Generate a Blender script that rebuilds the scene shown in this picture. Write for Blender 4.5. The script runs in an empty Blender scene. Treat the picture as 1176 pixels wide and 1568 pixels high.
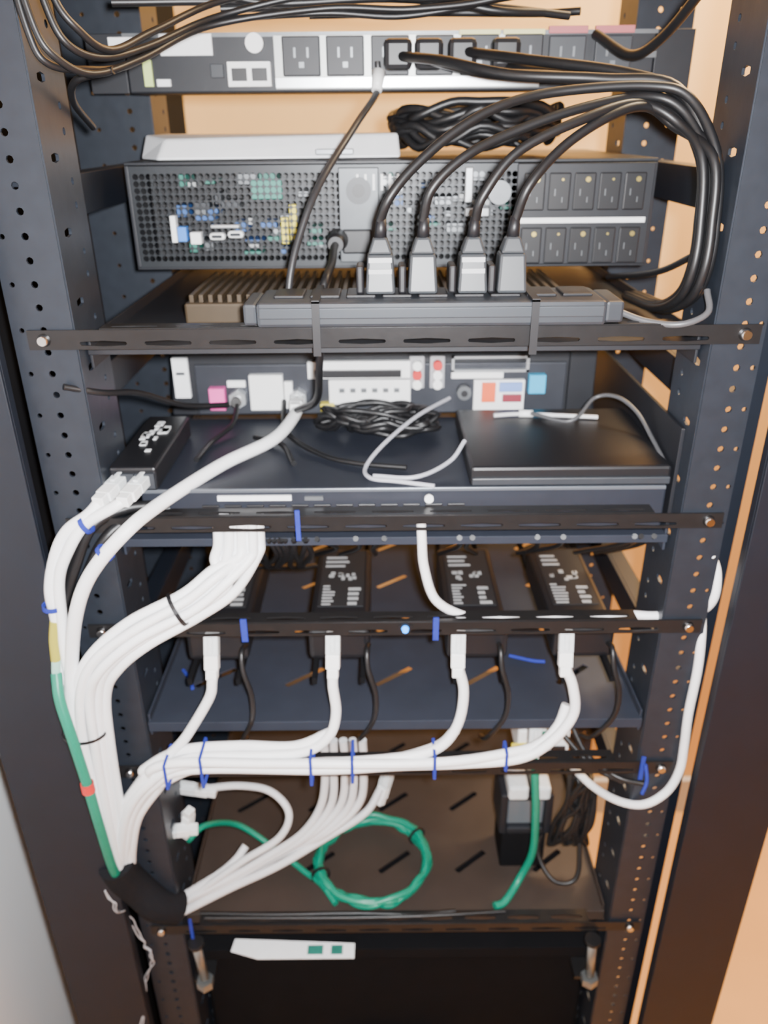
import bpy, bmesh, math, random
from mathutils import Vector, Matrix, Euler
random.seed(4)
S=0.001
COL=bpy.context.scene.collection

# ---------------------------------------------------------------- materials
MATS={}
def mat(name,col,rough=0.5,metal=0.0,noise=0.0,nscale=60,bump=0.0,emit=None,es=0.0,spec=0.5):
    if name in MATS: return MATS[name]
    m=bpy.data.materials.new(name); m.use_nodes=True
    nt=m.node_tree; b=nt.nodes['Principled BSDF']
    b.inputs['Roughness'].default_value=rough; b.inputs['Metallic'].default_value=metal
    b.inputs['Specular IOR Level'].default_value=spec
    b.inputs['Base Color'].default_value=(*col,1)
    if noise or bump:
        tc=nt.nodes.new('ShaderNodeTexCoord'); n=nt.nodes.new('ShaderNodeTexNoise')
        n.inputs['Scale'].default_value=nscale; n.inputs['Detail'].default_value=4
        nt.links.new(tc.outputs['Object'],n.inputs['Vector'])
        if noise:
            mx=nt.nodes.new('ShaderNodeMix'); mx.data_type='RGBA'
            mx.inputs[6].default_value=(*[c*(1-noise) for c in col],1)
            mx.inputs[7].default_value=(*[min(1,c*(1+noise)) for c in col],1)
            nt.links.new(n.outputs['Fac'],mx.inputs[0]); nt.links.new(mx.outputs[2],b.inputs['Base Color'])
        if bump:
            bp=nt.nodes.new('ShaderNodeBump'); bp.inputs['Strength'].default_value=bump; bp.inputs['Distance'].default_value=0.001
            nt.links.new(n.outputs['Fac'],bp.inputs['Height']); nt.links.new(bp.outputs[0],b.inputs['Normal'])
    if emit:
        b.inputs['Emission Color'].default_value=(*emit,1); b.inputs['Emission Strength'].default_value=es
    MATS[name]=m; return m
RAIL=mat('rail_powdercoat',(0.022,0.027,0.037),0.42,0.3,0.25,90,0.15)
FRAME=mat('frame_powdercoat',(0.006,0.009,0.016),0.5,0.1,0.2,40,0.1)
MATTE=mat('matte_black_panel',(0.005,0.005,0.006),0.9,0,0.2,40,0.1,spec=0.1)
BAR=mat('bar_black_steel',(0.024,0.023,0.024),0.33,0.5,0.2,120,0.1)
TRAY=mat('tray_black_steel',(0.020,0.024,0.036),0.65,0.0,0.25,35,0.2,spec=0.3)
TRAYB=mat('tray_brown_steel',(0.038,0.027,0.022),0.6,0.0,0.3,25,0.2,spec=0.35)  # brownish base colour for the lower vented shelf
BLK=mat('black_plastic',(0.009,0.009,0.011),0.42,0,0.15,80)
CASE=mat('black_case',(0.011,0.012,0.016),0.48,0.1,0.2,60,0.1)
GRY=mat('dark_grey_plastic',(0.030,0.034,0.041),0.42,0,0.15,80)
MGR=mat('mid_grey_metal',(0.16,0.17,0.18),0.38,0.5,0.2,80)
SIL=mat('silver_metal',(0.62,0.64,0.66),0.32,0.7,0.1,80)
CHR=mat('chrome_metal',(0.7,0.7,0.7),0.18,1.0,0.05,80)
GALV=mat('galvanised_steel',(0.30,0.32,0.32),0.35,0.8,0.3,60)
WHT=mat('white_cable_jacket',(0.91,0.91,0.92),0.45,0,0.04,60)
WHT2=mat('grey_white_cable_jacket',(0.66,0.65,0.66),0.45,0,0.05,60)
WPL=mat('white_plastic',(0.90,0.90,0.89),0.4,0,0.04,60)
PLUG=mat('clear_plug_plastic',(0.70,0.73,0.74),0.25,0,0.15,200)
LBL=mat('label_paper',(0.90,0.91,0.92),0.6,0,0.05,120)
LSIL=mat('light_silver_casing',(0.80,0.81,0.83),0.45,0.1,0.06,60)
GRN=mat('green_cable_jacket',(0.0,0.22,0.135),0.4,0,0.12,60)
BCB=mat('black_cable_jacket',(0.008,0.008,0.009),0.42,0,0.15,60)
GCB=mat('grey_cable_jacket',(0.08,0.08,0.085),0.35,0,0.1,60)
DCB=mat('dark_grey_cable_jacket',(0.022,0.022,0.024),0.38,0,0.1,60)
SLEEVE=mat('woven_black_sleeve',(0.007,0.007,0.009),0.85,0,0.5,900,0.8,spec=0.2)
BLU=mat('blue_velcro',(0.018,0.03,0.28),0.8,0,0.2,200,0.3,spec=0.3)
YEL=mat('yellow_plastic',(0.72,0.60,0.06),0.5,0,0.1,60)
RED=mat('red_plastic',(0.6,0.03,0.03),0.5,0,0.1,60)
PNK=mat('pink_plastic',(0.95,0.12,0.45),0.5,0,0.1,60)
CYN=mat('cyan_plastic',(0.02,0.42,0.72),0.5,0,0.1,60)
BPL=mat('blue_plastic',(0.05,0.22,0.7),0.5,0,0.1,60)
ORG=mat('orange_red_plastic',(0.85,0.13,0.04),0.5,0,0.1,60)
PCB=mat('circuit_board_green',(0.02,0.17,0.13),0.5,0,0.5,150)
GLD=mat('brass_contact',(0.75,0.6,0.2),0.3,0.9,0.1,60)
BRN=mat('ribbed_casing_warm_reflection',(0.06,0.042,0.025),0.4,0.1,0.2,60)  # black device; the warm backlight reflection is put into this brown
LED=mat('blue_led',(0.0,0.3,1.0),0.3,emit=(0.0,0.30,1.0),es=3.5)
WALLC=mat('warm_cream_paint',(0.86,0.56,0.24),0.7,0,0.06,3,0.1)
WALLG=mat('pale_grey_paint',(0.88,0.92,0.95),0.6,0,0.04,3,0.05)
WALLD=mat('dim_wall_paint',(0.35,0.33,0.30),0.7,0,0.04,3)
FLR=mat('tan_vinyl_floor',(0.60,0.33,0.12),0.5,0,0.10,8,0.05)
BASE=mat('baseboard_grey',(0.55,0.55,0.62),0.5,0,0.05,10)

# ---------------------------------------------------------------- helpers
def empty(name):
    e=bpy.data.objects.new(name,None); e.empty_display_size=0.02; COL.objects.link(e); return e
def finish(bm,name,parent,m,bevel=0,smooth=False):
    me=bpy.data.meshes.new(name); bm.to_mesh(me); bm.free()
    for x in (m if isinstance(m,(list,tuple)) else [m]): me.materials.append(x)
    o=bpy.data.objects.new(name,me); COL.objects.link(o)
    if parent: o.parent=parent
    if bevel:
        b=o.modifiers.new('bevel','BEVEL'); b.width=bevel*S; b.segments=2; b.limit_method='ANGLE'
    if smooth:
        for p in me.polygons: p.use_smooth=True
    return o
def box(parent,name,x0,x1,y0,y1,z0,z1,m,bevel=0,rot=0,tilt=0):
    bm=bmesh.new(); bmesh.ops.create_cube(bm,size=1)
    c=Vector(((x0+x1)/2,(y0+y1)/2,(z0+z1)/2))*S
    for v in bm.verts: v.co=Vector((v.co.x*(x1-x0),v.co.y*(y1-y0),v.co.z*(z1-z0)))*S
    o=finish(bm,name,parent,m,bevel); o.location=c; o.rotation_euler=(tilt,0,rot); return o
def multibox(parent,name,L,m,bevel=0):
    bm=bmesh.new()
    for (x0,x1,y0,y1,z0,z1) in L:
        r=bmesh.ops.create_cube(bm,size=1)
        for v in r['verts']:
            v.co=Vector(((x0+x1)/2+v.co.x*(x1-x0),(y0+y1)/2+v.co.y*(y1-y0),(z0+z1)/2+v.co.z*(z1-z0)))*S
    return finish(bm,name,parent,m,bevel)
def cyl(parent,name,p0,p1,r,m,seg=20,r2=None,smooth=True):
    p0=Vector(p0)*S;p1=Vector(p1)*S;d=p1-p0
    bm=bmesh.new(); bmesh.ops.create_cone(bm,cap_ends=True,segments=seg,radius1=r*S,radius2=(r if r2 is None else r2)*S,depth=d.length)
    q=d.to_track_quat('Z','Y').to_matrix().to_4x4()
    bmesh.ops.transform(bm,matrix=Matrix.Translation((p0+p1)/2)@q,verts=bm.verts)
    o=finish(bm,name,parent,m)
    if smooth:
        for p in o.data.polygons: p.use_smooth=len(p.vertices)<6
    return o
def catmull(P,n=8):
    P=[Vector(p) for p in P]
    if len(P)<3: return P
    out=[]
    Q=[P[0]*2-P[1]]+P+[P[-1]*2-P[-2]]
    for i in range(1,len(Q)-2):
        a,b,c,d=Q[i-1:i+3]
        for k in range(n):
            t=k/n
            out.append(0.5*((2*b)+(c-a)*t+(2*a-5*b+4*c-d)*t*t+(3*b-a-3*c+d)*t**3))
    out.append(P[-1]); return out
def cables(parent,name,paths,r,m,n=8,res=3):
    cu=bpy.data.curves.new(name,'CURVE'); cu.dimensions='3D'; cu.bevel_depth=r*S; cu.bevel_resolution=res; cu.use_fill_caps=True
    for P in paths:
        pts=catmull(P,n); s=cu.splines.new('POLY'); s.points.add(len(pts)-1); s.use_smooth=True
        for i,p in enumerate(pts): s.points[i].co=(p[0]*S,p[1]*S,p[2]*S,1)
    cu.materials.append(m)
    o=bpy.data.objects.new(name,cu); COL.objects.link(o)
    if parent: o.parent=parent
    return o
def jit(P,a,keep=0):
    return [tuple(c+(random.uniform(-a,a) if keep<=i<len(P)-keep else 0) for c in p) for i,p in enumerate(P)]
def bundle(path,offs,scales):
    P=[Vector(p) for p in path]; res=[]
    up=Vector((0,1,0)); fr=[]
    for i in range(len(P)):
        t=(P[min(i+1,len(P)-1)]-P[max(i-1,0)]).normalized()
        s=t.cross(up)
        if s.length<0.1: s=Vector((1,0,0))
        s.normalize(); fr.append((s,s.cross(t)))
    for (a,b) in offs:
        res.append([P[i]+fr[i][0]*a*scales[i]+fr[i][1]*b*scales[i] for i in range(len(P))])
    return res
HEX=[(0,0)]+[(math.cos(k*math.pi/3),math.sin(k*math.pi/3)) for k in range(6)]
def ring(parent,name,c,d,r,m,w=5,th=1.2,flat=1.0):
    c=Vector(c)*S; d=Vector(d).normalized()
    bm=bmesh.new(); seg=20
    q=d.to_track_quat('Z','Y').to_matrix()
    rows=[]
    for (rr,zz) in ((r,-w/2),(r+th,-w/2),(r+th,w/2),(r,w/2)):
        rows.append([bm.verts.new(c+q@(Vector((rr*math.cos(2*math.pi*k/seg),rr*flat*math.sin(2*math.pi*k/seg),zz))*S)) for k in range(seg)])
    for a in range(4):
        A=rows[a];B=rows[(a+1)%4]
        for k in range(seg): bm.faces.new((A[k],A[(k+1)%seg],B[(k+1)%seg],B[k]))
    bmesh.ops.recalc_face_normals(bm,faces=bm.faces)
    return finish(bm,name,parent,m)
def strap(parent,name,x,y0,y1,z0,z1,w,m):
    """flat velcro strap wrapped round a horizontal bundle: rectangular rounded loop in the yz plane"""
    return multibox(parent,name,[(x-w/2,x+w/2,y0-1.2,y0,z0,z1),(x-w/2,x+w/2,y1,y1+1.2,z0,z1),(x-w/2,x+w/2,y0-1.2,y1+1.2,z1,z1+1.2),(x-w/2,x+w/2,y0-1.2,y1+1.2,z0-1.2,z0)],m,0.5)
def plate(parent,name,org,ud,vd,us,vs,hole,m,thick=1.5):
    org=Vector(org);ud=Vector(ud);vd=Vector(vd)
    bm=bmesh.new(); cache={}
    def V(u,v):
        k=(round(u,3),round(v,3))
        if k not in cache: cache[k]=bm.verts.new((org+ud*u+vd*v)*S)
        return cache[k]
    for i in range(len(us)-1):
        for j in range(len(vs)-1):
            u0,u1,v0,v1=us[i],us[i+1],vs[j],vs[j+1]
            h=hole(i,j,u0,u1,v0,v1)
            if h=='open': continue
            if h is None: bm.faces.new((V(u0,v0),V(u1,v0),V(u1,v1),V(u0,v1))); continue
            um,vm=(u0+u1)/2,(v0+v1)/2
            outer=[(u0,v0),(um,v0),(u1,v0),(u1,vm),(u1,v1),(um,v1),(u0,v1),(u0,vm)]
            for k in range(8):
                a=V(*outer[k]);b=V(*outer[(k+1)%8]);c=V(*h[(k+1)%8]);d=V(*h[k])
                try: bm.faces.new((a,b,c,d))
                except Exception: pass
    o=finish(bm,name,parent,m)
    s=o.modifiers.new('solid','SOLIDIFY'); s.thickness=thick*S; s.offset=0
    return o
def octo(u,v,ru,rv=None):
    rv=ru if rv is None else rv
    return [(u+ru*math.cos(a),v+rv*math.sin(a)) for a in [math.radians(225+45*k) for k in range(8)]]
def oblong(u,v,hu,hv):
    return [(u-hu,v-hv*.6),(u,v-hv),(u+hu,v-hv*.6),(u+hu*1.05,v),(u+hu,v+hv*.6),(u,v+hv),(u-hu,v+hv*.6),(u-hu*1.05,v)]
def rj45(parent,p,d,name='rj45_plug',boot=WPL):
    p=Vector(p);d=Vector(d).normalized(); q=d.to_track_quat('Y','Z').to_matrix().to_4x4()
    bm=bmesh.new()
    def bx(a,b,c,e,f,g,mi):
        r=bmesh.ops.create_cube(bm,size=1)
        for v in r['verts']: v.co=Vector(((a+b)/2+v.co.x*(b-a),(c+e)/2+v.co.y*(e-c),(f+g)/2+v.co.z*(g-f)))
        for v in r['verts']:
            for f_ in v.link_faces: f_.material_index=mi
    bx(-5.8,5.8,-8,10,-4,4,0); bx(-2,2,-6,8,4,6,0); bx(-5.6,5.6,-20,-8,-4,4,1); bx(-4.4,4.4,-28,-20,-4,4,1)
    bmesh.ops.transform(bm,matrix=Matrix.Scale(S,4)@Matrix.Translation(p)@q,verts=bm.verts)
    return finish(bm,name,parent,[PLUG,boot],bevel=0.8)

# ---------------------------------------------------------------- room
def slab(name,x0,x1,y0,y1,z0,z1,m): return box(None,name,x0,x1,y0,y1,z0,z1,m)
slab('floor',-3000,3000,-3000,1100,-50,0,FLR)
slab('ceiling',-3000,3000,-3000,1100,2600,2650,WALLD)
slab('wall_back',-3000,3000,880,930,0,2600,WALLC)
slab('wall_left',-470,-430,-2800,880,0,2600,WALLG)
slab('wall_right',2500,2550,-3000,880,0,2600,WALLC)
slab('wall_front',-3000,3000,-3000,-2950,0,2600,WALLD)
slab('baseboard_back',-428,2498,866,879,1,100,BASE)

# ---------------------------------------------------------------- rack
rack=empty('server_rack')
Z0,Z1=40,2040
pitch=14.8; nz=int((Z1-Z0)/pitch)
vs=[Z0+pitch*k for k in range(nz+1)]
YR=270
for sx in (-1,1):
    tag='left' if sx<0 else 'right'
    us=[213,225,240,254 if sx<0 else 247]
    def h(i,j,u0,u1,v0,v1):
        if i==1: return octo((u0+u1)/2,(v0+v1)/2,2.4)
        if i==2 and j%2==0: return octo((u0+u1)/2,(v0+v1)/2,1.8)
        return None
    plate(rack,'front_rail_face_'+tag,(0,0,0),(sx,0,0),(0,0,1),us,vs,h,RAIL,2)
    ys=[0,6,30,52,58]
    def h2(i,j,u0,u1,v0,v1):
        if i==1 and j%3==1: return oblong((u0+u1)/2,(v0+v1)/2,6,3.0)
        if i==2 and j%3!=1: return octo((u0+u1)/2,(v0+v1)/2,2.5)
        return None
    plate(rack,'front_rail_flange_'+tag,(sx*213,0,0),(0,1,0),(0,0,1),ys,vs,h2,RAIL,2)
    plate(rack,'rear_rail_face_'+tag,(0,YR,0),(sx,0,0),(0,0,1),[214,225,240,285 if sx<0 else 262],vs,h,RAIL,2)
    plate(rack,'rear_rail_flange_'+tag,(sx*214,YR,0),(0,1,0),(0,0,1),[0,6,30,52,58],vs,h2,RAIL,2)
    multibox(rack,'outer_frame_'+tag,[(min(sx*258,sx*332),max(sx*258,sx*332),-20,-17,0,2080),
        (min(sx*329,sx*332),max(sx*329,sx*332),-17,35,0,2080),
        (min(sx*258,sx*261),max(sx*258,sx*261),-17,-9,0,2080)],FRAME,0.6)
    for zz in (1470,1330,1090,900,640,200):
        multibox(rack,'side_member_%s_%d'%(tag,zz),[(min(sx*228,sx*231),max(sx*228,sx*231),4,480,zz-28,zz),
            (min(sx*231,sx*246),max(sx*231,sx*246),4,480,zz-3,zz)],FRAME,0.4)
box(rack,'gap_member_right',265,276,40,43,40,2040,FRAME)  # dark vertical member in the gap between rail and outer frame
box(rack,'side_panel_left',-300,-297,36,780,30,2080,MATTE)
box(rack,'base_plate',-330,330,-17,480,20,40,FRAME)
box(rack,'top_plate',-330,332,-17,480,2040,2080,FRAME)

def lacing_bar(z0,z1,x0=-243,x1=243,slots=True):
    e=empty('rack_lacing_bar')
    us=[x0,-215]; u=-215
    while u<215: u+=43; us.append(u)
    us.append(x1)
    def h(i,j,u0,u1,v0,v1):
        if slots and 0<i<len(us)-2 and j==0: return oblong((u0+u1)/2,(v0+v1)/2,15,1.9)
        return None
    plate(e,'face',(0,-3,0),(1,0,0),(0,0,1),us,[z0,z0+(z1-z0)*.62,z1],h,BAR,1.6)
    us2=[x+20 for x in us[1:-2]]
    def h3(i,j,u0,u1,v0,v1): return oblong((u0+u1)/2,(v0+v1)/2,15,2.4) if j==0 else None
    plate(e,'flange',(0,-3,z1),(1,0,0),(0,1,0),us2,[0,11,14],h3,BAR,1.6)
    for x in (-232.5,232.5):
        cyl(e,'screw',(x,-3.8,(z0+z1)/2),(x,-8,(z0+z1)/2),4.5,CHR,16,3)
    return e
for z0,z1 in ((1367,1380),(1229,1241),(1135,1147),(986,999),(777,789)): lacing_bar(z0,z1)

def tray(z,y0,y1,m,name='vented_shelf',x=211,lip=12,slots=True):
    e=empty(name)
    n=5; us=[-x,-x+6]+[-x+6+(2*x-12)*k/n for k in range(1,n+1)]+[x]
    vs=[y0]+[y0+18+84*k for k in range(int((y1-y0-25)/84)+1)]+[y1]
    def h(i,j,u0,u1,v0,v1):
        if slots and 0<i<len(us)-2 and 0<j<len(vs)-2:
            u=(u0+u1)/2;v=(v0+v1)/2
            a=math.radians(38); L=20; w=3.2
            def R(p,q): return (u+p*math.cos(a)-q*math.sin(a),v+p*math.sin(a)+q*math.cos(a))
            return [R(-L,-w),R(0,-w),R(L,-w),R(L+1,0),R(L,w),R(0,w),R(-L,w),R(-L-1,0)]
        return None
    plate(e,'deck',(0,0,z),(1,0,0),(0,1,0),us,vs,h,m,1.5)
    box(e,'front_lip',-x,x,y0-1.5,y0+1,z-lip,z+0.8,m,0.5)
    for s in (-1,1):
        multibox(e,'side_wall',[(min(s*x,s*(x-2)),max(s*x,s*(x-2)),y0+1,y1,z-14,z+8)],m,0.4)
    return e
tray(1363,14,400,CASE,lip=4,slots=False)
t1=tray(1214,14,400,TRAY,lip=6)
box(t1,'tall_side_wall',209,212,16,400,1214,1300,CASE,0.5)
tray(1043,2,400,TRAY,lip=9)
tray(786,12,400,TRAYB)
tray(742,4,380,MATTE,lip=14,slots=False)

# ---------------------------------------------------------------- power distribution unit at the top
p=empty('rack_power_distribution_unit')
def PX(u): return -235+(u-200)*.366
def PZ(v): return 1564-(v-80)*.325
box(p,'body',-211,211,200,245,1524,1566,CASE,1.5)
multibox(p,'ears',[(-241,-211,199,202,1524,1566),(211,241,199,202,1524,1566)],CASE,0.5)
box(p,'top_edge_trim',-211,211,198.5,200.5,1563,1566,MGR)
def pb(name,u0,u1,v0,v1,m,y0=197,y1=201,bev=0.4): return box(p,name,PX(u0),PX(u1),y0,y1,PZ(v1),PZ(v0),m,bev)
pb('barcode_label',235,290,82,100,LBL); pb('white_label',345,458,76,122,LBL)
cyl(p,'circuit_breaker',(PX(550),200,PZ(97)),(PX(550),194,PZ(97)),7,WPL)
pb('data_port_housing',488,582,136,190,WPL,194)
pb('data_port_socket_1',497,530,150,178,BLK,193,196); pb('data_port_socket_2',541,574,150,178,BLK,193,196)
pb('green_sticker',303,322,130,188,mat('lime_sticker',(.6,.75,.25),.6)); pb('reset_button',450,478,140,170,GRY)
pb('lower_status_label',330,360,172,188,LBL)
pb('outlet_bank_plate',590,1170,80,196,mat('bank_silver',(.42,.43,.42),.4,.4,.1),198,200.5)
pb('bank_lower_strip',590,1170,170,194,SIL,197.4,199)
def outlet(par,x,z,w,hh,y,m=GRY):
    box(par,'outlet_block',x-w/2,x+w/2,y-3,y+1,z-hh/2,z+hh/2,m,1)
    multibox(par,'outlet_slots',[(x-6,x-4.3,y-3.6,y-2.5,z-1,z+6),(x+4.3,x+6,y-3.6,y-2.5,z-1,z+6),(x-2,x+2,y-3.6,y-2.5,z-8,z-4)],MGR)
for k,u in enumerate((650,745,842,938,1035,1130)): outlet(p,PX(u),PZ(126),30,28,197,CASE)
for u in (1035,1130): pb('yellow_trim',u-45,u+45,72,84,mat('pale_yellow',(.7,.66,.3),.5),196.5)
for u in (1225,1325):
    pb('red_trim',u-42,u+42,66,82,mat('faded_red',(.45,.12,.13),.5),196.5); outlet(p,PX(u),PZ(128),29,27,199,GRY)
pb('socket_small',1385,1420,120,135,MGR)

# ---------------------------------------------------------------- server chassis
s=empty('rack_server')
def SX(u): return -208+(u-265)*.3585
def SZ(v): return 1475-(v-350)*.352
multibox(s,'casing',[(-211,211,155,400,1472.5,1475),(-211,211,155,400,1393,1395),(-211,-208,155,400,1395,1472.5),(208,211,155,400,1395,1472.5),(-208,208,397,400,1395,1472.5)],CASE,0.6)
box(s,'rear_bulkhead',-207,100,210,214,1395,1472,BLK)
us=[-211+5.2*k for k in range(0,61)]; vz=[1394+5.2*k for k in range(0,16)]
def hg(i,j,u0,u1,v0,v1):
    uc=(u0+u1)/2
    if -42<uc<-10 and j<14: return None
    if i==0 or j in (0,14): return None
    return octo(uc,(v0+v1)/2,2.4)
plate(s,'vent_grille',(0,156,0),(1,0,0),(0,0,1),us,vz,hg,mat('grille_dark',(0.022,0.025,0.029),.4,.3,.2,80),0.8)
DWH=mat('board_part_pale',(.35,.36,.36),.5); DBL=mat('board_part_blue',(.03,.10,.3),.5)
for k in range(70):
    x=random.uniform(-185,92); z=random.uniform(1402,1462); w=random.uniform(4,16); hh=random.uniform(2,9)
    if -54<x<-8: continue
    box(s,'board_part_%d'%k,x,x+w,165+random.uniform(0,12),206,z,z+hh,random.choice([PCB,PCB,PCB,MGR,MGR,DBL,DWH,GRY,GRY]))
def sb(name,u0,u1,v0,v1,m,y0=149,y1=158,bev=0.5): return box(s,name,SX(u0),SX(u1),y0,y1,SZ(v1),SZ(v0),m,bev)
sb('usb_port_white',348,360,462,520,WPL); sb('vga_port_blue',362,382,486,518,BPL); sb('port_white',390,414,498,524,WPL)
for k,(u,v) in enumerate(((450,507),(492,503))):
    multibox(s,'serial_connector_%d'%k,[(SX(u-18),SX(u+18),149,157,SZ(v+9),SZ(v-7))],WPL,2.4); multibox(s,'serial_core_%d'%k,[(SX(u-12),SX(u+12),148,150,SZ(v+4),SZ(v-3))],GRY,1)
sb('parallel_port',438,502,482,489,SIL); sb('yellow_connector_a',594,610,470,528,YEL,158,166); sb('yellow_connector_b',614,630,442,522,YEL,158,166)
sb('teal_strip',530,600,390,430,mat('teal_label',(0.03,.22,.17),.5),159,165); sb('pci_slots',768,870,384,404,LBL,158,163)
multibox(s,'slot_ribs',[(SX(768+18*k),SX(773+18*k),152,157,SZ(412),SZ(378)) for k in range(6)],LBL)
box(s,'power_supply_panel',-42,-10,153,157,1398,1470,mat('psu_grey',(0.07,.076,.082),.4,.4,.2),0.8)
cyl(s,'fan_hub',(-26,153,1453),(-26,151,1453),10,GRY,24); cyl(s,'fan_cap',(-26,151.5,1453),(-26,150,1453),5,BLK,20)
box(s,'power_inlet',-40,-16,150,154,1405,1424,BLK,1.5)
cyl(s,'power_plug_in_inlet',(-44,151,1416),(-44,122,1416),9,BLK,18,6)
cyl(s,'round_latch',(SX(1085),157,SZ(418)),(SX(1085),148,SZ(418)),9,MGR,24)
multibox(s,'latch_bracket',[(SX(1010),SX(1065),150,156,SZ(470),SZ(450)),(SX(1008),SX(1026),150,156,SZ(440),SZ(365))],mat('bracket_grey',(.3,.31,.32),.35,.6),1)
box(s,'outlet_panel',100,209,153,158,1395,1472,CASE,0.8)
box(s,'outlet_label_strip',104,205,151.5,153.5,1427.5,1431.5,LBL)
for r,zz in enumerate((1451,1410)):
    for k in range(5):
        x=114+20*k
        box(s,'outlet_%d_%d'%(r,k),x-8.5,x+8.5,151.5,154,zz-14,zz+14,BLK,1)
        cyl(s,'contact_%d_%d'%(r,k),(x+2,152,zz+9),(x+2,150.8,zz+9),2.0 if k%2==0 else 1.0,GLD,10)
        multibox(s,'pins_%d_%d'%(r,k),[(x-4,x-3.2,150.9,152,zz-3,zz+2),(x+2,x+2.8,150.9,152,zz-8,zz-4)],MGR)

def prism(parent,name,pts_bottom,pts_top,m,bevel=1):
    bm=bmesh.new(); A=[bm.verts.new(Vector(q)*S) for q in pts_bottom]; B=[bm.verts.new(Vector(q)*S) for q in pts_top]
    n=len(A); bm.faces.new(A[::-1]); bm.faces.new(B)
    for k in range(n): bm.faces.new((A[k],A[(k+1)%n],B[(k+1)%n],B[k]))
    bmesh.ops.recalc_face_normals(bm,faces=bm.faces)
    return finish(bm,name,parent,m,bevel)
l=empty('silver_set_top_box')
prism(l,'casing',[(-186,160,1476),(8,180,1476),(8,262,1476),(-206,262,1476),(-206,190,1476)],
   [(-180,172,1491),(6,192,1494),(6,262,1494),(-202,262,1494),(-202,198,1494)],LSIL,2)
box(l,'front_slot',-60,-30,166,182,1479,1483,MGR,0.5)
c=empty('coiled_power_cable')
def coil(cx,cy,cz,rx,ry,turns,th,seed,nn=16,zsc=0.6):
    rr=random.Random(seed); P=[]
    for k in range(turns*nn+1):
        a=2*math.pi*k/nn; f=1+rr.uniform(-th,th)
        P.append((cx+rx*f*math.cos(a),cy+ry*f*math.sin(a),cz+rr.uniform(0,1)*10*zsc+ (k/nn)*1.6*zsc))
    return P
cables(c,'strand',[coil(72,225,1480,66,38,10,0.10,3,zsc=1.5)],3.4,BCB,4)

# ---------------------------------------------------------------- horizontal outlet strip + plugs
o=empty('power_strip')
STP=mat('strip_plastic',(0.026,0.030,0.037),.42,0,.15)
box(o,'housing',-90,138,-8,42,1381,1397,STP,2.5)
box(o,'front_trim',-88,136,-9.5,-7.5,1387,1394,mat('strip_face',(0.055,0.062,0.072),.35,.3),0.8)
multibox(o,'end_caps',[(-99,-90,-5,38,1382,1396),(138,150,-5,38,1382,1396)],STP,2)
for k in range(9):
    x=-70+24*k; box(o,'socket_%d'%k,x-10,x+10,8,34,1396.5,1399,BLK,1)
for x in (-51,91):
    multibox(o,'hook_strap_%d'%x,[(x-2.5,x+2.5,-11,-9.6,1363,1398.5),(x-2.5,x+2.5,-11,44,1397.3,1399.3)],BLK)
PGR=mat('plug_grey',(0.036,0.040,0.045),.42,0,.15)
KP=[(-9,0),(19,1),(52,2),(78,3)]
for x,k in KP:
    pl=empty('power_plug')
    prism(pl,'body',[(x-10,8,1399),(x+10,8,1399),(x+10,33,1399),(x-10,33,1399)],[(x-8.5,12,1424),(x+8.5,12,1424),(x+8.5,30,1424),(x-8.5,30,1424)],PGR,2)
    prism(pl,'shoulder',[(x-8,12,1424),(x+8,12,1424),(x+8,28,1424),(x-8,28,1424)],[(x-4.5,15,1434),(x+4.5,15,1434),(x+4.5,25,1434),(x-4.5,25,1434)],PGR,1.5)
    if k in (0,2):
        multibox(pl,'label_stripes',[(x-7.5,x+7.5,7.2+dz*.15,9+dz*.17,1399+dz,1402+dz) for dz in (13,20)],mat('stripe_grey',(.45,.46,.47),.5))
    box(pl,'side_tab',x-16,x-11,10,30,1399,1417,BLK,1.5)
    cyl(pl,'strain_relief',(x,20,1432),(x+1,19,1446),4.4,BLK,14,3.2)
pc=empty('power_cable_bundle')
down=[(205,22,1480),(208,14,1440),(207,12,1412),(205,24,1392),(202,60,1378),(198,120,1374)]
def dj(a,b): return [(x+a,y+b,z) for x,y,z in down]
K=[[(-9,19,1444),(-3,15,1458),(12,20,1475),(38,30,1495),(68,40,1510),(105,50,1518),(164,50,1521),(190,42,1513)]+dj(0,0),
   [(19,19,1444),(24,15,1463),(44,20,1481),(73,30,1494),(118,40,1508),(164,50,1515),(187,44,1506)]+dj(-6,6),
   [(53,19,1444),(57,15,1459),(78,20,1484),(119,30,1502),(157,45,1511),(183,42,1500)]+dj(-10,0),
   [(79,19,1444),(86,15,1465),(108,25,1487),(138,35,1504),(163,45,1509),(183,48,1498)]+dj(-5,-6)]
cables(pc,'plug_cable',K,3.1,BCB,8,4)
K7=[[(6,185,1548),(38,130,1541),(80,90,1530),(139,70,1526),(182,50,1520)]+dj(-2,10),
    [(56,185,1551),(102,130,1541),(156,80,1530),(185,50,1516)]+dj(2,8),
    [(30,185,1545),(70,110,1532),(120,80,1527),(177,60,1514)]+dj(-8,8),
    [(90,185,1540),(130,110,1530),(176,70,1520),(190,45,1500)]+dj(-3,4)]
cables(pc,'outlet_cable',K7,3.6,BCB,8,4)
for x in (6,30,56,90): box(pc,'outlet_plug_%d'%x,x-11,x+11,178,196,1538,1560,BLK,4)
cables(pc,'right_tail',[[(207,8,1400),(205,-4,1388),(188,-6,1381),(168,4,1381),(150,15,1386)]],2.2,GCB)
cables(pc,'right_lead_back',[[(205,30,1420),(196,80,1400),(180,150,1385)]],2.4,BCB)
cables(pc,'upper_right_cable',[[(160,190,1562),(178,150,1545),(190,120,1553),(199,80,1575),(210,60,1600)]],3.6,BCB)
d5=empty('drop_power_cable')
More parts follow.
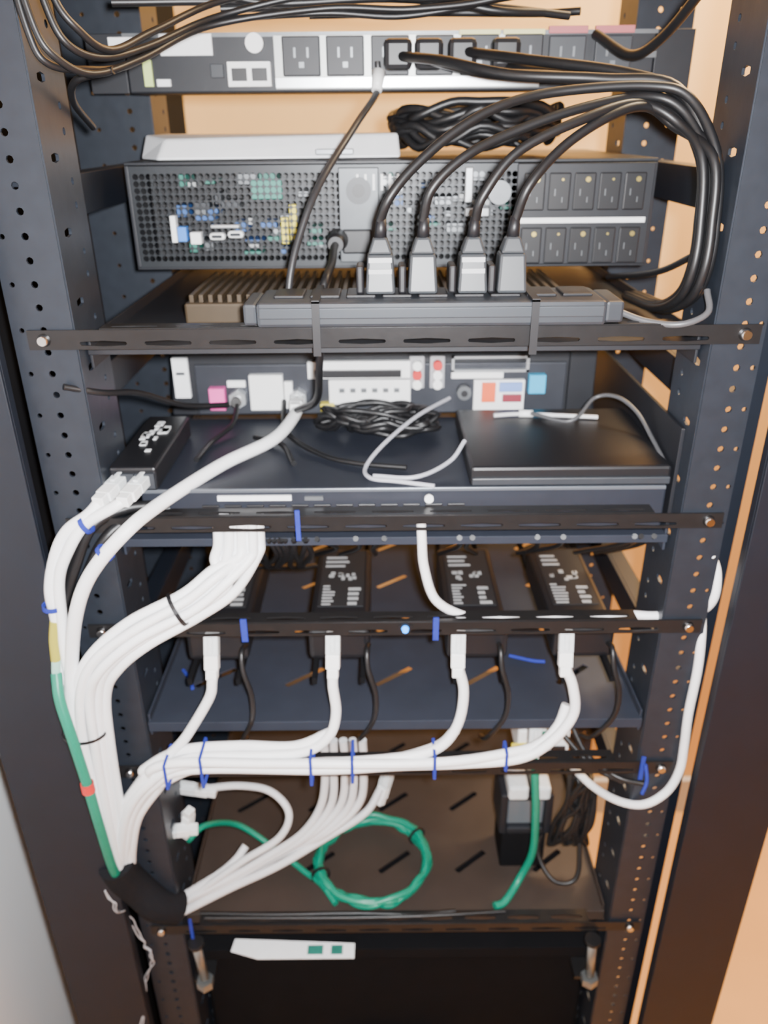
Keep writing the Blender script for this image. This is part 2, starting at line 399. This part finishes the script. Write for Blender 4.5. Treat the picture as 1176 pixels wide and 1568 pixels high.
cables(d5,'jacket',[[(-10,195,1545),(-10,190,1525),(-26,140,1501),(-52,80,1462),(-67,60,1427),(-74,50,1398),(-75,50,1372)]],2.6,DCB)
cables(d5,'inlet_lead',[[(-44,128,1416),(-45,110,1414),(-45,80,1408),(-48,56,1402),(-51,50,1390),(-53,50,1366),(-56,60,1335),(-62,90,1300),(-83,130,1278)]],3.0,BCB)
cyl(d5,'collar',(-9,193,1538),(-11,186,1524),5.5,WPL,16,4)
lt=empty('loose_black_cable')
LP=[(-198,-12,1640),(-203,-12,1585),(-200,-12,1552),(-192,-8,1537),(-178,12,1531),(-160,50,1540),(-124,100,1562),(-46,110,1574),(17,110,1570),(80,110,1580),(120,100,1600)]
cables(lt,'loop',[[(x+dx+random.uniform(-1.5,1.5),y+dy,z+dz+random.uniform(-3,3)) for x,y,z in LP] for dx,dy,dz in ((0,0,0),(6,6,6),(-5,3,-3),(10,10,12))],2.2,BCB)
cables(lt,'top_run',[[(-190,110,1576),(-100,130,1578),(-20,140,1572),(60,130,1577),(140,120,1588)],[(-60,160,1573),(30,170,1575),(110,170,1574),(140,160,1574)],[(-150,120,1592),(-90,125,1577),(0,135,1580),(80,140,1574),(130,150,1570)],[(-120,130,1574),(-60,140,1577),(10,140,1584),(70,130,1572),(110,140,1571)]],2.8,BCB)
cables(lt,'left_tail',[[(-170,25,1531),(-195,30,1526),(-206,50,1515),(-209,90,1500)]],2.3,BCB)

# ---------------------------------------------------------------- ribbed device on upper shelf
r=empty('ribbed_amplifier')
box(r,'casing',-158,134,80,190,1364,1380,BRN,2)
multibox(r,'cooling_ribs',[(-154+7.2*k,-150.5+7.2*k,82,188,1380,1386) for k in range(40)],BRN,0.6)

# ---------------------------------------------------------------- router / modem with rear connectors
r=empty('network_router')
def RX(u): return -199+(u-370)*.419
def RZ(v): return 1317-(v-760)*.436
prism(r,'casing',[(-206,181,1256),(190,181,1256),(190,262,1256),(-206,262,1256)],[(-200,183,1322),(184,183,1322),(184,262,1318),(-200,262,1318)],CASE,2)
box(r,'rear_panel',-180,160,178.5,182,1258,1305,mat('panel_grey',(0.035,0.038,0.048),.45,.3,.2),1)
box(r,'right_block',162,186,176,182,1258,1318,CASE,1)
def rb(name,u0,u1,v0,v1,m,y0=175,y1=180,bev=0.5): return box(r,name,RX(u0),RX(u1),y0,y1,RZ(v1),RZ(v0),m,bev)
rb('white_sticker',370,404,770,856,LBL); rb('sticker_text',377,396,800,806,GRY,174.5,176)
rb('pink_port',446,480,833,880,PNK,170); rb('white_port_panel',535,608,806,882,WPL,172)
for k,u in enumerate((508,640)):
    cyl(r,'coax_nut_%d'%k,(RX(u),180,RZ(856)),(RX(u),168,RZ(856)),8.5,SIL,6,smooth=False)
    cyl(r,'coax_thread_%d'%k,(RX(u),168,RZ(856)),(RX(u),160,RZ(856)),5,CHR,16)
rb('coax_label',485,525,820,834,LBL,176); rb('port_label',610,628,822,880,WPL,174)
rb('expansion_panel',663,886,780,816,WPL,174); rb('expansion_slot_dark',678,866,797,813,BLK,172,176)
rb('expansion_panel_lower',708,886,820,872,WPL,174)
for k in range(6): rb('expansion_mark_%d'%k,730+24*k,742+24*k,836,846,MGR,173,175)
rb('yellow_port',688,718,868,884,YEL,170)
for i,u in enumerate((900,944)):
    rb('rca_plate_%d'%i,u-16,u+16,770,838,mat('rca_plate',(.4,.4,.42),.4,.3),174)
    for j,v in enumerate((786,806,826)):
        cyl(r,'rca_jack_%d_%d'%(i,j),(RX(u),175,RZ(v)),(RX(u),166,RZ(v)),4.2,[WPL,RED,WPL][(i+j)%3],14)
multibox(r,'vent_frame',[(RX(975),RX(1142),173,178,RZ(775),RZ(770)),(RX(975),RX(1142),173,178,RZ(804),RZ(799)),(RX(975),RX(980),173,178,RZ(804),RZ(770)),(RX(1136),RX(1142),173,178,RZ(804),RZ(770))],SIL)
rb('white_strip',975,1088,805,818,WPL,174)
cyl(r,'audio_jack',(RX(1003),179,RZ(846)),(RX(1003),168,RZ(846)),6.5,MGR,18); cyl(r,'audio_jack_hole',(RX(1003),168.5,RZ(846)),(RX(1003),167,RZ(846)),3,BLK,14)
rb('port_cluster_plate',1025,1136,822,890,WPL,174); rb('orange_port',1042,1072,826,868,ORG,171)
rb('blue_port',1080,1130,826,846,mat('light_blue',(.2,.32,.7),.5),171); rb('dark_red_port',1088,1130,852,868,mat('dark_red',(.25,.03,.05),.5),171)
rb('cyan_port',1144,1180,810,850,CYN,171)
c=empty('coiled_thin_cable')
cables(c,'strand',[coil(-16,144,1256,44,18,7,0.18,9,14,1.1),coil(2,134,1257,34,18,5,0.25,11,14,0.9)],2.6,BCB,4)

# ---------------------------------------------------------------- switch and boxes
s=empty('network_switch')
box(s,'casing',-192,206,18,178,1217,1254,mat('switch_case',(0.017,0.020,0.030),.5,.1,.2),1.5)
box(s,'top_front_highlight',-191,205,16.5,19,1251.5,1254.5,mat('edge_highlight',(0.14,0.155,0.18),.35,.4),0.6)  # highlight along the casing edge, put in as a paler strip
for k in range(12):
    x=-140+17*k; box(s,'port_%d'%k,x-6.5,x+6.5,16.6,19,1228,1241,BLK,0.5)
box(s,'port_label_strip',-134,-78,16.2,18.5,1245,1249,LBL); box(s,'port_label_strip_2',-68,-54,16.2,18.5,1245,1248,MGR)
b=empty('black_set_top_box')
box(b,'casing',57,207,16,150,1255.5,1271,BLK,2.5)
box(b,'front_bezel',58,206,13.5,16.5,1257,1263,GRY,1)
cyl(b,'foot_button',(26,15,1247),(26,12,1247),3.4,WPL,14)
b=empty('media_converter')
box(b,'casing',-212,-177,14,130,1255,1274,BLK,2)
for k in range(16):
    x=-206+random.uniform(0,20); y=45+random.uniform(0,65)
    box(b,'label_print_%d'%k,x,x+random.uniform(2,6),y,y+random.uniform(3,10),1274.1,1274.7,LBL)
multibox(b,'front_ports',[(-208,-193,11,15,1258,1270),(-192,-178,11,15,1258,1270)],GRY)

g=empty('grey_patch_lead')
cables(g,'loop',[[(52,160,1278),(21,120,1275),(-7,80,1266),(-22,50,1258),(-18,30,1257),(3,22,1257.5),(30,14,1257)],[(-16,34,1257),(17,29,1258),(44,50,1262),(57,66,1273)]],1.7,mat('light_grey_lead',(.45,.45,.50),.35))
g=empty('dark_patch_lead')
cables(g,'run',[[(-225,-5,1342),(-205,10,1333),(-189,40,1323),(-167,80,1300),(-138,110,1290)],
   [(-98,165,1275),(-92,120,1262),(-60,80,1257),(-30,60,1257),(10,50,1257)],[(-120,120,1257),(-95,100,1259),(-80,60,1257)],
   [(-140,165,1275),(-142,140,1262),(-155,110,1257),(-160,70,1257)]],2.2,BCB)
g=empty('antenna_lead')
cables(g,'run',[[(120,125,1275),(150,105,1275),(172,120,1290),(188,110,1294),(200,90,1287),(205,60,1275),(206,20,1266)]],1.7,GCB)
cables(g,'white_part',[[(88,126,1273),(110,128,1273.5),(140,124,1273.5),(176,118,1273.5)]],1.8,WHT2)
cyl(g,'connector',(110,128,1274),(122,127,1274),3.2,WPL,12)

# ---------------------------------------------------------------- PoE injectors on second shelf
for n,x in enumerate((-150,-47,70,160)):
    e=empty('power_injector')
    box(e,'body',x-26,x+26,25,165,1090,1121,BLK,4)
    box(e,'label',x-20,x+20,60,158,1121,1121.6,mat('label_black',(0.016,0.016,0.018),.5))
    L=[]
    rr=random.Random(n+2)
    for k in range(7): L.append((x-17,x-17+rr.uniform(6,14),62+k*5,64+k*5,1121.6,1121.9))
    for k in range(9):
        a=x+rr.uniform(-17,10); y=100+rr.uniform(0,14); L.append((a,a+rr.uniform(3,5),y,y+rr.uniform(3,6),1121.6,1121.9))
    for k in range(3): L.append((x-17,x+rr.uniform(-4,14),128+k*8,131+k*8,1121.6,1121.9))
    for k in range(4): L.append((x+6,x+rr.uniform(12,18),62+k*8,66+k*8,1121.6,1121.9))
    multibox(e,'label_print',L,mat('label_grey_print',(.36,.36,.36),.6))
    multibox(e,'support_rails',[(x-22,x-18,0,400,1084,1090),(x+18,x+22,0,400,1084,1090)],MATTE)
    box(e,'port_face',x-22,x+22,22.5,26,1096,1118,BLK,1)
led=empty('status_light')
cyl(led,'lens',(8,-4.2,1142),(8,-8,1142),3.2,LED,18,2.4); cyl(led,'bezel',(8,-3.8,1142),(8,-5,1142),5,BLK,18)
bk=empty('black_adapter_cable')
PP=[]
for x in (-125,-22,88,180):
    PP.append([(x,24,1106),(x-1,8,1112),(x,0,1098),(x+6,-4,1075),(x+4,-4,1050),(x-8,6,1020),(x-10,30,1000)])
for k in range(12):
    x=-112+k*4+random.uniform(-3,3); PP.append([(x,12,1214),(x+random.uniform(-8,8),30,1190),(x-10+random.uniform(-10,10),80,1150),(x-5,120,1128)])
for x in (-60,-30,-8,50,60,110,130,185,190,200):
    PP.append([(x,12,1214),(x+random.uniform(-12,12),60,1180),(x+random.uniform(-20,20),120,1140)])
cables(bk,'strand',PP,2.2,BCB)

# ---------------------------------------------------------------- ethernet cables, left side
R=4.2
A=empty('ethernet_cable')
cables(A,'jacket',[[(-84,163,1275),(-86,130,1272),(-100,90,1266),(-135,50,1261),(-171,0,1252),(-191,-30,1243),(-219,-35,1212),(-236,-35,1177),(-250,-30,1127),(-255,-32,1087),(-257,-30,997),(-260,-15,895),(-255,-12,868)]],5.2,WHT,8,4)
rj45(A,(-86,168,1276),(0,1,0))
B=empty('ethernet_cable')
rj45(B,(-205,10,1264),(0.25,1,0.15)); rj45(B,(-188,8,1264),(0.2,1,0.1))
cables(B,'jacket_pair',[[(-211,-12,1260),(-220,-17,1251),(-236,-20,1240),(-247,-22,1222),(-256,-24,1193),(-257,-24,1164),(-262,-24,1121),(-262,-22,1063),(-261,-18,990),(-262,-12,892),(-256,-10,868)],
   [(-193,-14,1261),(-201,-18,1257),(-222,-20,1245),(-235,-24,1228),(-247,-25,1203),(-252,-25,1166),(-256,-25,1123),(-256,-20,1063),(-260,-10,889),(-254,-10,866)]],R,WHT,8,4)
C=empty('striped_patch_cable')
cables(C,'black_part',[[(-180,12,1244),(-202,6,1244),(-223,-8,1236),(-238,-14,1207),(-250,-16,1180),(-258,-20,1160)],[(-170,14,1240),(-198,4,1236),(-215,-8,1226),(-232,-14,1196),(-246,-18,1160)]],R,BCB,8,4)
cables(C,'yellow_part',[[(-257,-26,1166),(-260,-28,1150),(-261,-30,1133)]],3.6,mat('yellow_green_jacket',(.40,.36,.04),.5))
cables(C,'pale_part',[[(-261,-30,1133),(-263,-31,1115),(-260,-33,1080)]],3.4,mat('mint_jacket',(.35,.6,.5),.5))
G=empty('green_ethernet_cable')
cables(G,'jacket',[[(-262,-32,1122),(-259,-42,1104),(-253,-49,1075),(-249,-50,1024),(-249,-46,975),(-254,-30,905),(-256,-16,872)]],4.2,GRN,8,4)
ring(G,'red_tape',(-249,-50,1022),(0,0,1),4.5,RED,9,0.8)
N=empty('ethernet_cable_bundle')
path=[(-118,8,1216),(-120,4,1205),(-134,-4,1190),(-158,-14,1174),(-196,-28,1158),(-226,-32,1134),(-242,-30,1102),(-248,-28,1050),(-251,-24,970),(-256,-14,889),(-252,-10,866)]
strands=bundle(path,HEX+[(1.8,0.3)],[9,9,9,8.6,8.6,8.2,8.0,7.6,7,6.4,6])
for k,st in enumerate(strands):
    yy=5+5*(k%2)
    st[0]=Vector((-134+4.3*k,yy,1214)); st[1]=Vector((-137+4.4*k,yy-3,1203))
    st.insert(0,Vector((-134+4.3*k,yy+2,1236)))
cables(N,'switch_strands',[jit(st,0.9) for st in strands],3.9,WHT,8,4)
ring(N,'black_zip_tie',(-166,-17,1170),(-1,-0.35,-0.45),13.2,BLK,3,1)
ring(N,'black_zip_tie_lower',(-252,-28,1060),(0,0,1),17,BLK,2.5,0.9,0.8)
tailL=[(-212,-24,1004),(-234,-22,970),(-247,-18,930),(-255,-12,889),(-252,-10,866)]
def tl(a,b,c=0): return [(x+a,y+b,z+c) for x,y,z in tailL]
H=[[(-147,-6,1106),(-149,-9,1095),(-152,-11,1081),(-167,-15,1055),(-180,-19,1038),(-204,-22,1014),(-228,-22,980),(-248,-18,930),(-258,-12,889),(-254,-10,866)],
 [(-50,-6,1106),(-51,-9,1090),(-49,-13,1064),(-56,-18,1044),(-76,-22,1031),(-120,-24,1029),(-157,-24,1029),(-190,-24,1020)]+tl(0,0,2),
 [(51,-6,1106),(56,-10,1083),(52,-15,1054),(37,-20,1034),(10,-22,1025),(-40,-24,1022),(-99,-26,1022),(-176,-27,1023)]+tl(2,-3,-4),
 [(138,-6,1104),(145,-10,1087),(147,-14,1062),(131,-18,1037),(104,-22,1022),(57,-23,1018),(0,-24,1017),(-60,-26,1015),(-170,-26,1017)]+tl(5,0,-8),
 [(144,-2,1062),(137,-8,1044),(122,-14,1031),(98,-20,1026),(30,-28,1023),(-99,-32,1028),(-176,-31,1029),(-205,-28,1018)]+tl(7,2,-6),
 [(50,-16,1048),(34,-16,1030),(-10,-17,1016),(-60,-17,1014),(-110,-20,1014),(-165,-20,1013),(-198,-22,998)]+tl(8,4,-14),
 [(-54,-14,1045),(-85,-16,1032),(-130,-17,1034),(-180,-18,1031),(-212,-22,1014)]+tl(-2,4,0)]
cables(N,'shelf_strands',[jit(q,0.6,3) for q in H],R,WHT,8,4)
for x in (-148,-50,51,138): rj45(N,(x,0,1124),(0.02,0.35,1),'plug_at_%d'%x)
cables(N,'woven_sleeve',[[(-257,-16,893),(-254,-12,872),(-245,-8,850),(-230,-8,828),(-214,0,812)]],16,SLEEVE,8,6)

W=empty('ethernet_cable')
cables(W,'jacket',[[(20,16,1236),(21,12,1213),(23,12,1189),(32,10,1160),(52,9,1146),(70,12,1141),(90,13,1142),(112,14,1141),(184,14,1141),(208,10,1142),(232,10,1143),(246,6,1150),(250,0,1166),(250,4,1186),(246,14,1200)]],3.7,WHT,8,4)
W=empty('ethernet_cable')
cables(W,'jacket',[[(248,14,1150),(247,2,1130),(247,-4,1099),(246,-6,1055),(248,-6,1021),(248,-7,992),(240,-8,968),(222,-8,953),(204,6,943),(188,33,934),(172,60,936)]],3.7,WHT,8,4)

L=empty('ethernet_cable')
cables(L,'jacket_loop',[[(-188,60,908),(-153,60,911),(-122,52,911),(-104,40,895),(-114,30,872),(-152,20,850),(-206,8,812)]],3.6,WHT2,8,4)
rj45(L,(-205,60,908),(-1,0.1,0.1))
cables(L,'jacket_short',[[(-203,32,905),(-204,30,893),(-206,28,884)]],3.4,WHT2); rj45(L,(-203,32,884),(-0.2,0.1,-1)); rj45(L,(-218,20,893),(-1,-0.2,0.1))
L=empty('ethernet_cable_bundle')
LL=[]
for k in range(5):
    LL.append([(-66+9*k,42,985),(-66+9*k,44,950),(-71+9*k,40,905),(-92+6*k,32,874),(-130+3*k,24+k*2,850-1.5*k),(-165,16+k,830-3*k),(-216,4+k*1.5,811-3.4*k)])
LL.append([(-14,70,895),(-30,54,880),(-70,34,866),(-116,20,844),(-165,12,822),(-214,2,800)])
LL.append([(-150,40,850),(-160,30,842),(-175,20,832),(-212,8,816)])
cables(L,'strands',[jit(q,1.0,1) for q in LL],R*0.93,WHT2,8,4)
rj45(L,(-8,76,902),(0.3,0.3,1))
g=empty('coiled_green_cable')
P=coil(-23,66,790,58,54,5,0.05,5,20,0.9)
cables(g,'coil',[P],3.4,GRN,4,4)
cables(g,'tail',[[(-203,28,872),(-190,50,868),(-166,84,830),(-125,76,800),(-95,56,792),(-76,38,795),(-60,16,794)],[(-78,75,795),(-82,50,797),(-70,30,798)]],3.2,GRN)
for a in (0.6,3.5): ring(g,'black_tie',(-23+58*math.cos(a),66+54*math.sin(a),798),(-math.sin(a),math.cos(a),0),9,BLK,3,1)
g=empty('green_ethernet_cable')
cables(g,'jacket',[[(128,30,985),(131,26,952),(136,30,900),(139,38,840),(130,40,802),(112,20,791),(100,14,791)]],3.9,GRN,8,4)
rj45(g,(128,32,1000),(0,0.1,1))
n=empty('network_wall_adapter')
box(n,'white_body',118,168,55,95,950,984,WPL,3); box(n,'yellow_sticker',112,130,53.6,55,960,968,YEL); box(n,'green_port',134,146,53,55.5,962,982,GRN); box(n,'dark_slot',150,164,53,55.5,956,964,BLK)
box(n,'hanging_clip',120,126,60,80,984,1030,BAR)
n=empty('keystone_box')
SMK=mat('smoky_plastic',(.10,.115,.13),.25)
multibox(n,'lower_frame',[(108,116,62,110,838,892),(154,162,62,110,838,892),(116,154,62,110,838,846),(116,154,62,110,884,892)],CASE,2)
box(n,'lower_window',116,154,68,108,846,884,SMK,2)
multibox(n,'upper_body',[(114,134,55,95,892,909),(138,156,55,95,892,909)],PLUG,3)
box(n,'foot',112,158,64,108,787.5,838,MATTE,2)
b=empty('loose_black_cable')
bb=[]
for k in range(11):
    x=182+random.uniform(-14,16); bb.append([(x,40+k*4,930),(x+random.uniform(-15,15),50,895),(x+random.uniform(-15,15),55,860),(x+random.uniform(-22,15),60,825),(x+random.uniform(-10,10),50,860),(x+8,60,900)])
bb.append([(160,70,850),(150,60,815),(165,40,795),(188,40,800),(192,60,840)])
bb.append([(160,40,1010),(175,20,985),(200,6,972),(222,-6,975)]); bb.append([(150,40,1000),(180,16,975),(207,6,966)])
cables(b,'tangle',bb,2.4,BCB)
fc=empty('black_front_cable')
cables(fc,'run',[[(-196,8,792),(-120,6,792),(-40,7,791.5),(20,5,792),(60,9,791)],[(-190,2,793),(-60,1,793),(30,2,793.5),(110,8,791)]],2.2,BCB)
b=empty('blue_velcro_ties')
def tie(c,d,r_,w=3.5,flat=1.0): ring(b,'strap',c,d,r_,BLU,w,1.0,flat)
tie((-207,-32,1228),(-.7,-.1,-.75),6.0); tie((-222,-19,1244),(-.8,-.1,-.5),6.2)
tie((-257,-24,1178),(-.1,0,-1),6.5)
strap(b,'bundle_strap_1',-190,-36,-12,1006,1030,2.6,BLU); strap(b,'bundle_strap_2',-160,-36,-12,1007,1037,2.6,BLU)
strap(b,'bundle_strap_3',-70,-36,-11,1009,1035,2.6,BLU); strap(b,'bundle_strap_4',-36,-35,-11,1010,1032,2.6,BLU)
strap(b,'bundle_strap_5',32,-34,-11,1013,1033,2.6,BLU); strap(b,'bundle_strap_6',92,-28,-14,1015,1032,2.6,BLU)
multibox(b,'strap_on_bar',[(-73.5,-70,-5.5,-4.2,1222,1247),(-122,-117,-5.5,-4.2,1131,1152),(30,34.5,-5.5,-4.2,1131,1152),(214,217.5,-5.5,-4.2,980,1006),(-204,-201,-5.5,-4.2,770,800)],BLU)
cables(b,'loose_tail',[[(-196,70,1046),(-186,55,1046),(-182,44,1045)],[(110,88,1046),(130,80,1046),(142,78,1046)],[(217,-8,1000),(219,-12,985),(216,-14,972)]],1.6,BLU)

for x in (-199,196):
    e=empty('levelling_bolt')
    cyl(e,'shank',(x,-9,768),(x+3,-9,716),4.6,GALV,16); cyl(e,'nut',(x+3,-9,714),(x+3,-9,705),9,GALV,6,smooth=False); cyl(e,'washer',(x,-9,772),(x,-9,768),8,BAR,18)
    box(e,'bracket',x-10,x+10,-3,22,700,704,BAR)
e=empty('printed_card')
prism(e,'sheet',[(-168,0,744),(-140,-8,743.4),(-42,-8,743.4),(-42,8,743.4),(-166,14,743.4)],[(-168,0,745),(-140,-8,744.4),(-42,-8,744.4),(-42,8,744.4),(-166,14,744.4)],LBL,0)
multibox(e,'print',[(-90,-74,-4,6,744.4,744.8),(-66,-54,-4,6,744.4,744.8)],PCB)
e=empty('ups_battery_unit')
box(e,'casing',-209,209,30,420,420,722,MATTE,4); box(e,'front_bezel',-205,205,24,31,430,716,MATTE,4); box(e,'front_handle',-60,60,14,24,560,575,GRY,3)
e=empty('fraying_wire')
wp=[(-262,-32,880),(-258,-30,850),(-260,-10,820),(-254,-6,778),(-246,-6,745),(-259,-6,705),(-266,-23,651),(-281,-23,600),(-286,-23,560)]
rw=random.Random(8)
cables(e,'strand',[[ (p[0]+rw.uniform(-2.5,2.5),p[1]-1-rw.uniform(0,2),p[2]) for p in catmull(wp,5)] for _ in range(2)],0.7,mat('wire_grey',(.4,.4,.42),.4),3,2)

# ---------------------------------------------------------------- lights
def area(name,loc,rot,size,power,col,sy=None):
    l=bpy.data.lights.new(name,'AREA'); l.energy=power; l.color=col; l.size=size
    if sy: l.shape='RECTANGLE'; l.size_y=sy
    o=bpy.data.objects.new(name,l); o.location=loc; o.rotation_euler=rot; COL.objects.link(o); return o
area('ceiling_lamp_back',(0.8,0.55,2.55),(math.radians(15),0,0),1.2,115,(1,0.76,0.46),0.3)
area('room_fill_light',(0.3,-1.3,2.55),(0,math.radians(-20),0),0.8,10,(0.85,0.92,1.0))  # unseen fill added behind the camera for ambient light
area('phone_flash',(0.014,-0.522,1.512),(math.radians(90-26.2),0,0),0.02,17,(0.97,0.98,1.0))
w=bpy.data.worlds.new('room_air'); bpy.context.scene.world=w; w.use_nodes=True
w.node_tree.nodes['Background'].inputs[0].default_value=(0.8,0.85,1,1); w.node_tree.nodes['Background'].inputs[1].default_value=0.15

# ---------------------------------------------------------------- camera
cd=bpy.data.cameras.new('camera'); cam=bpy.data.objects.new('camera',cd); COL.objects.link(cam)
cd.sensor_fit='VERTICAL'; cd.sensor_height=36; cd.lens=36*1700/2212; cd.clip_start=0.02
cd.dof.use_dof=True; cd.dof.focus_distance=0.43; cd.dof.aperture_fstop=7.5
Rm=Euler((math.radians(90-26.2),0,0)).to_matrix()@Matrix.Rotation(math.radians(0.5),3,'Z')
q=Rm.transposed()@(Vector((-0.232,0,0.781))-Vector((-0.008,-0.523,1.5)))
R2=Euler((math.radians(90-26.2),0,0)).to_matrix()@Matrix.Rotation(math.radians(-0.5),3,'Z')
q2=R2.transposed()@(Vector((-0.232,0,0.781))-Vector((-0.008,-0.523,1.5)))
if q2.x/-q2.z>q.x/-q.z: Rm=R2
cam.matrix_world=Matrix.Translation((-0.008,-0.523,1.5))@Rm.to_4x4()
bpy.context.scene.camera=cam
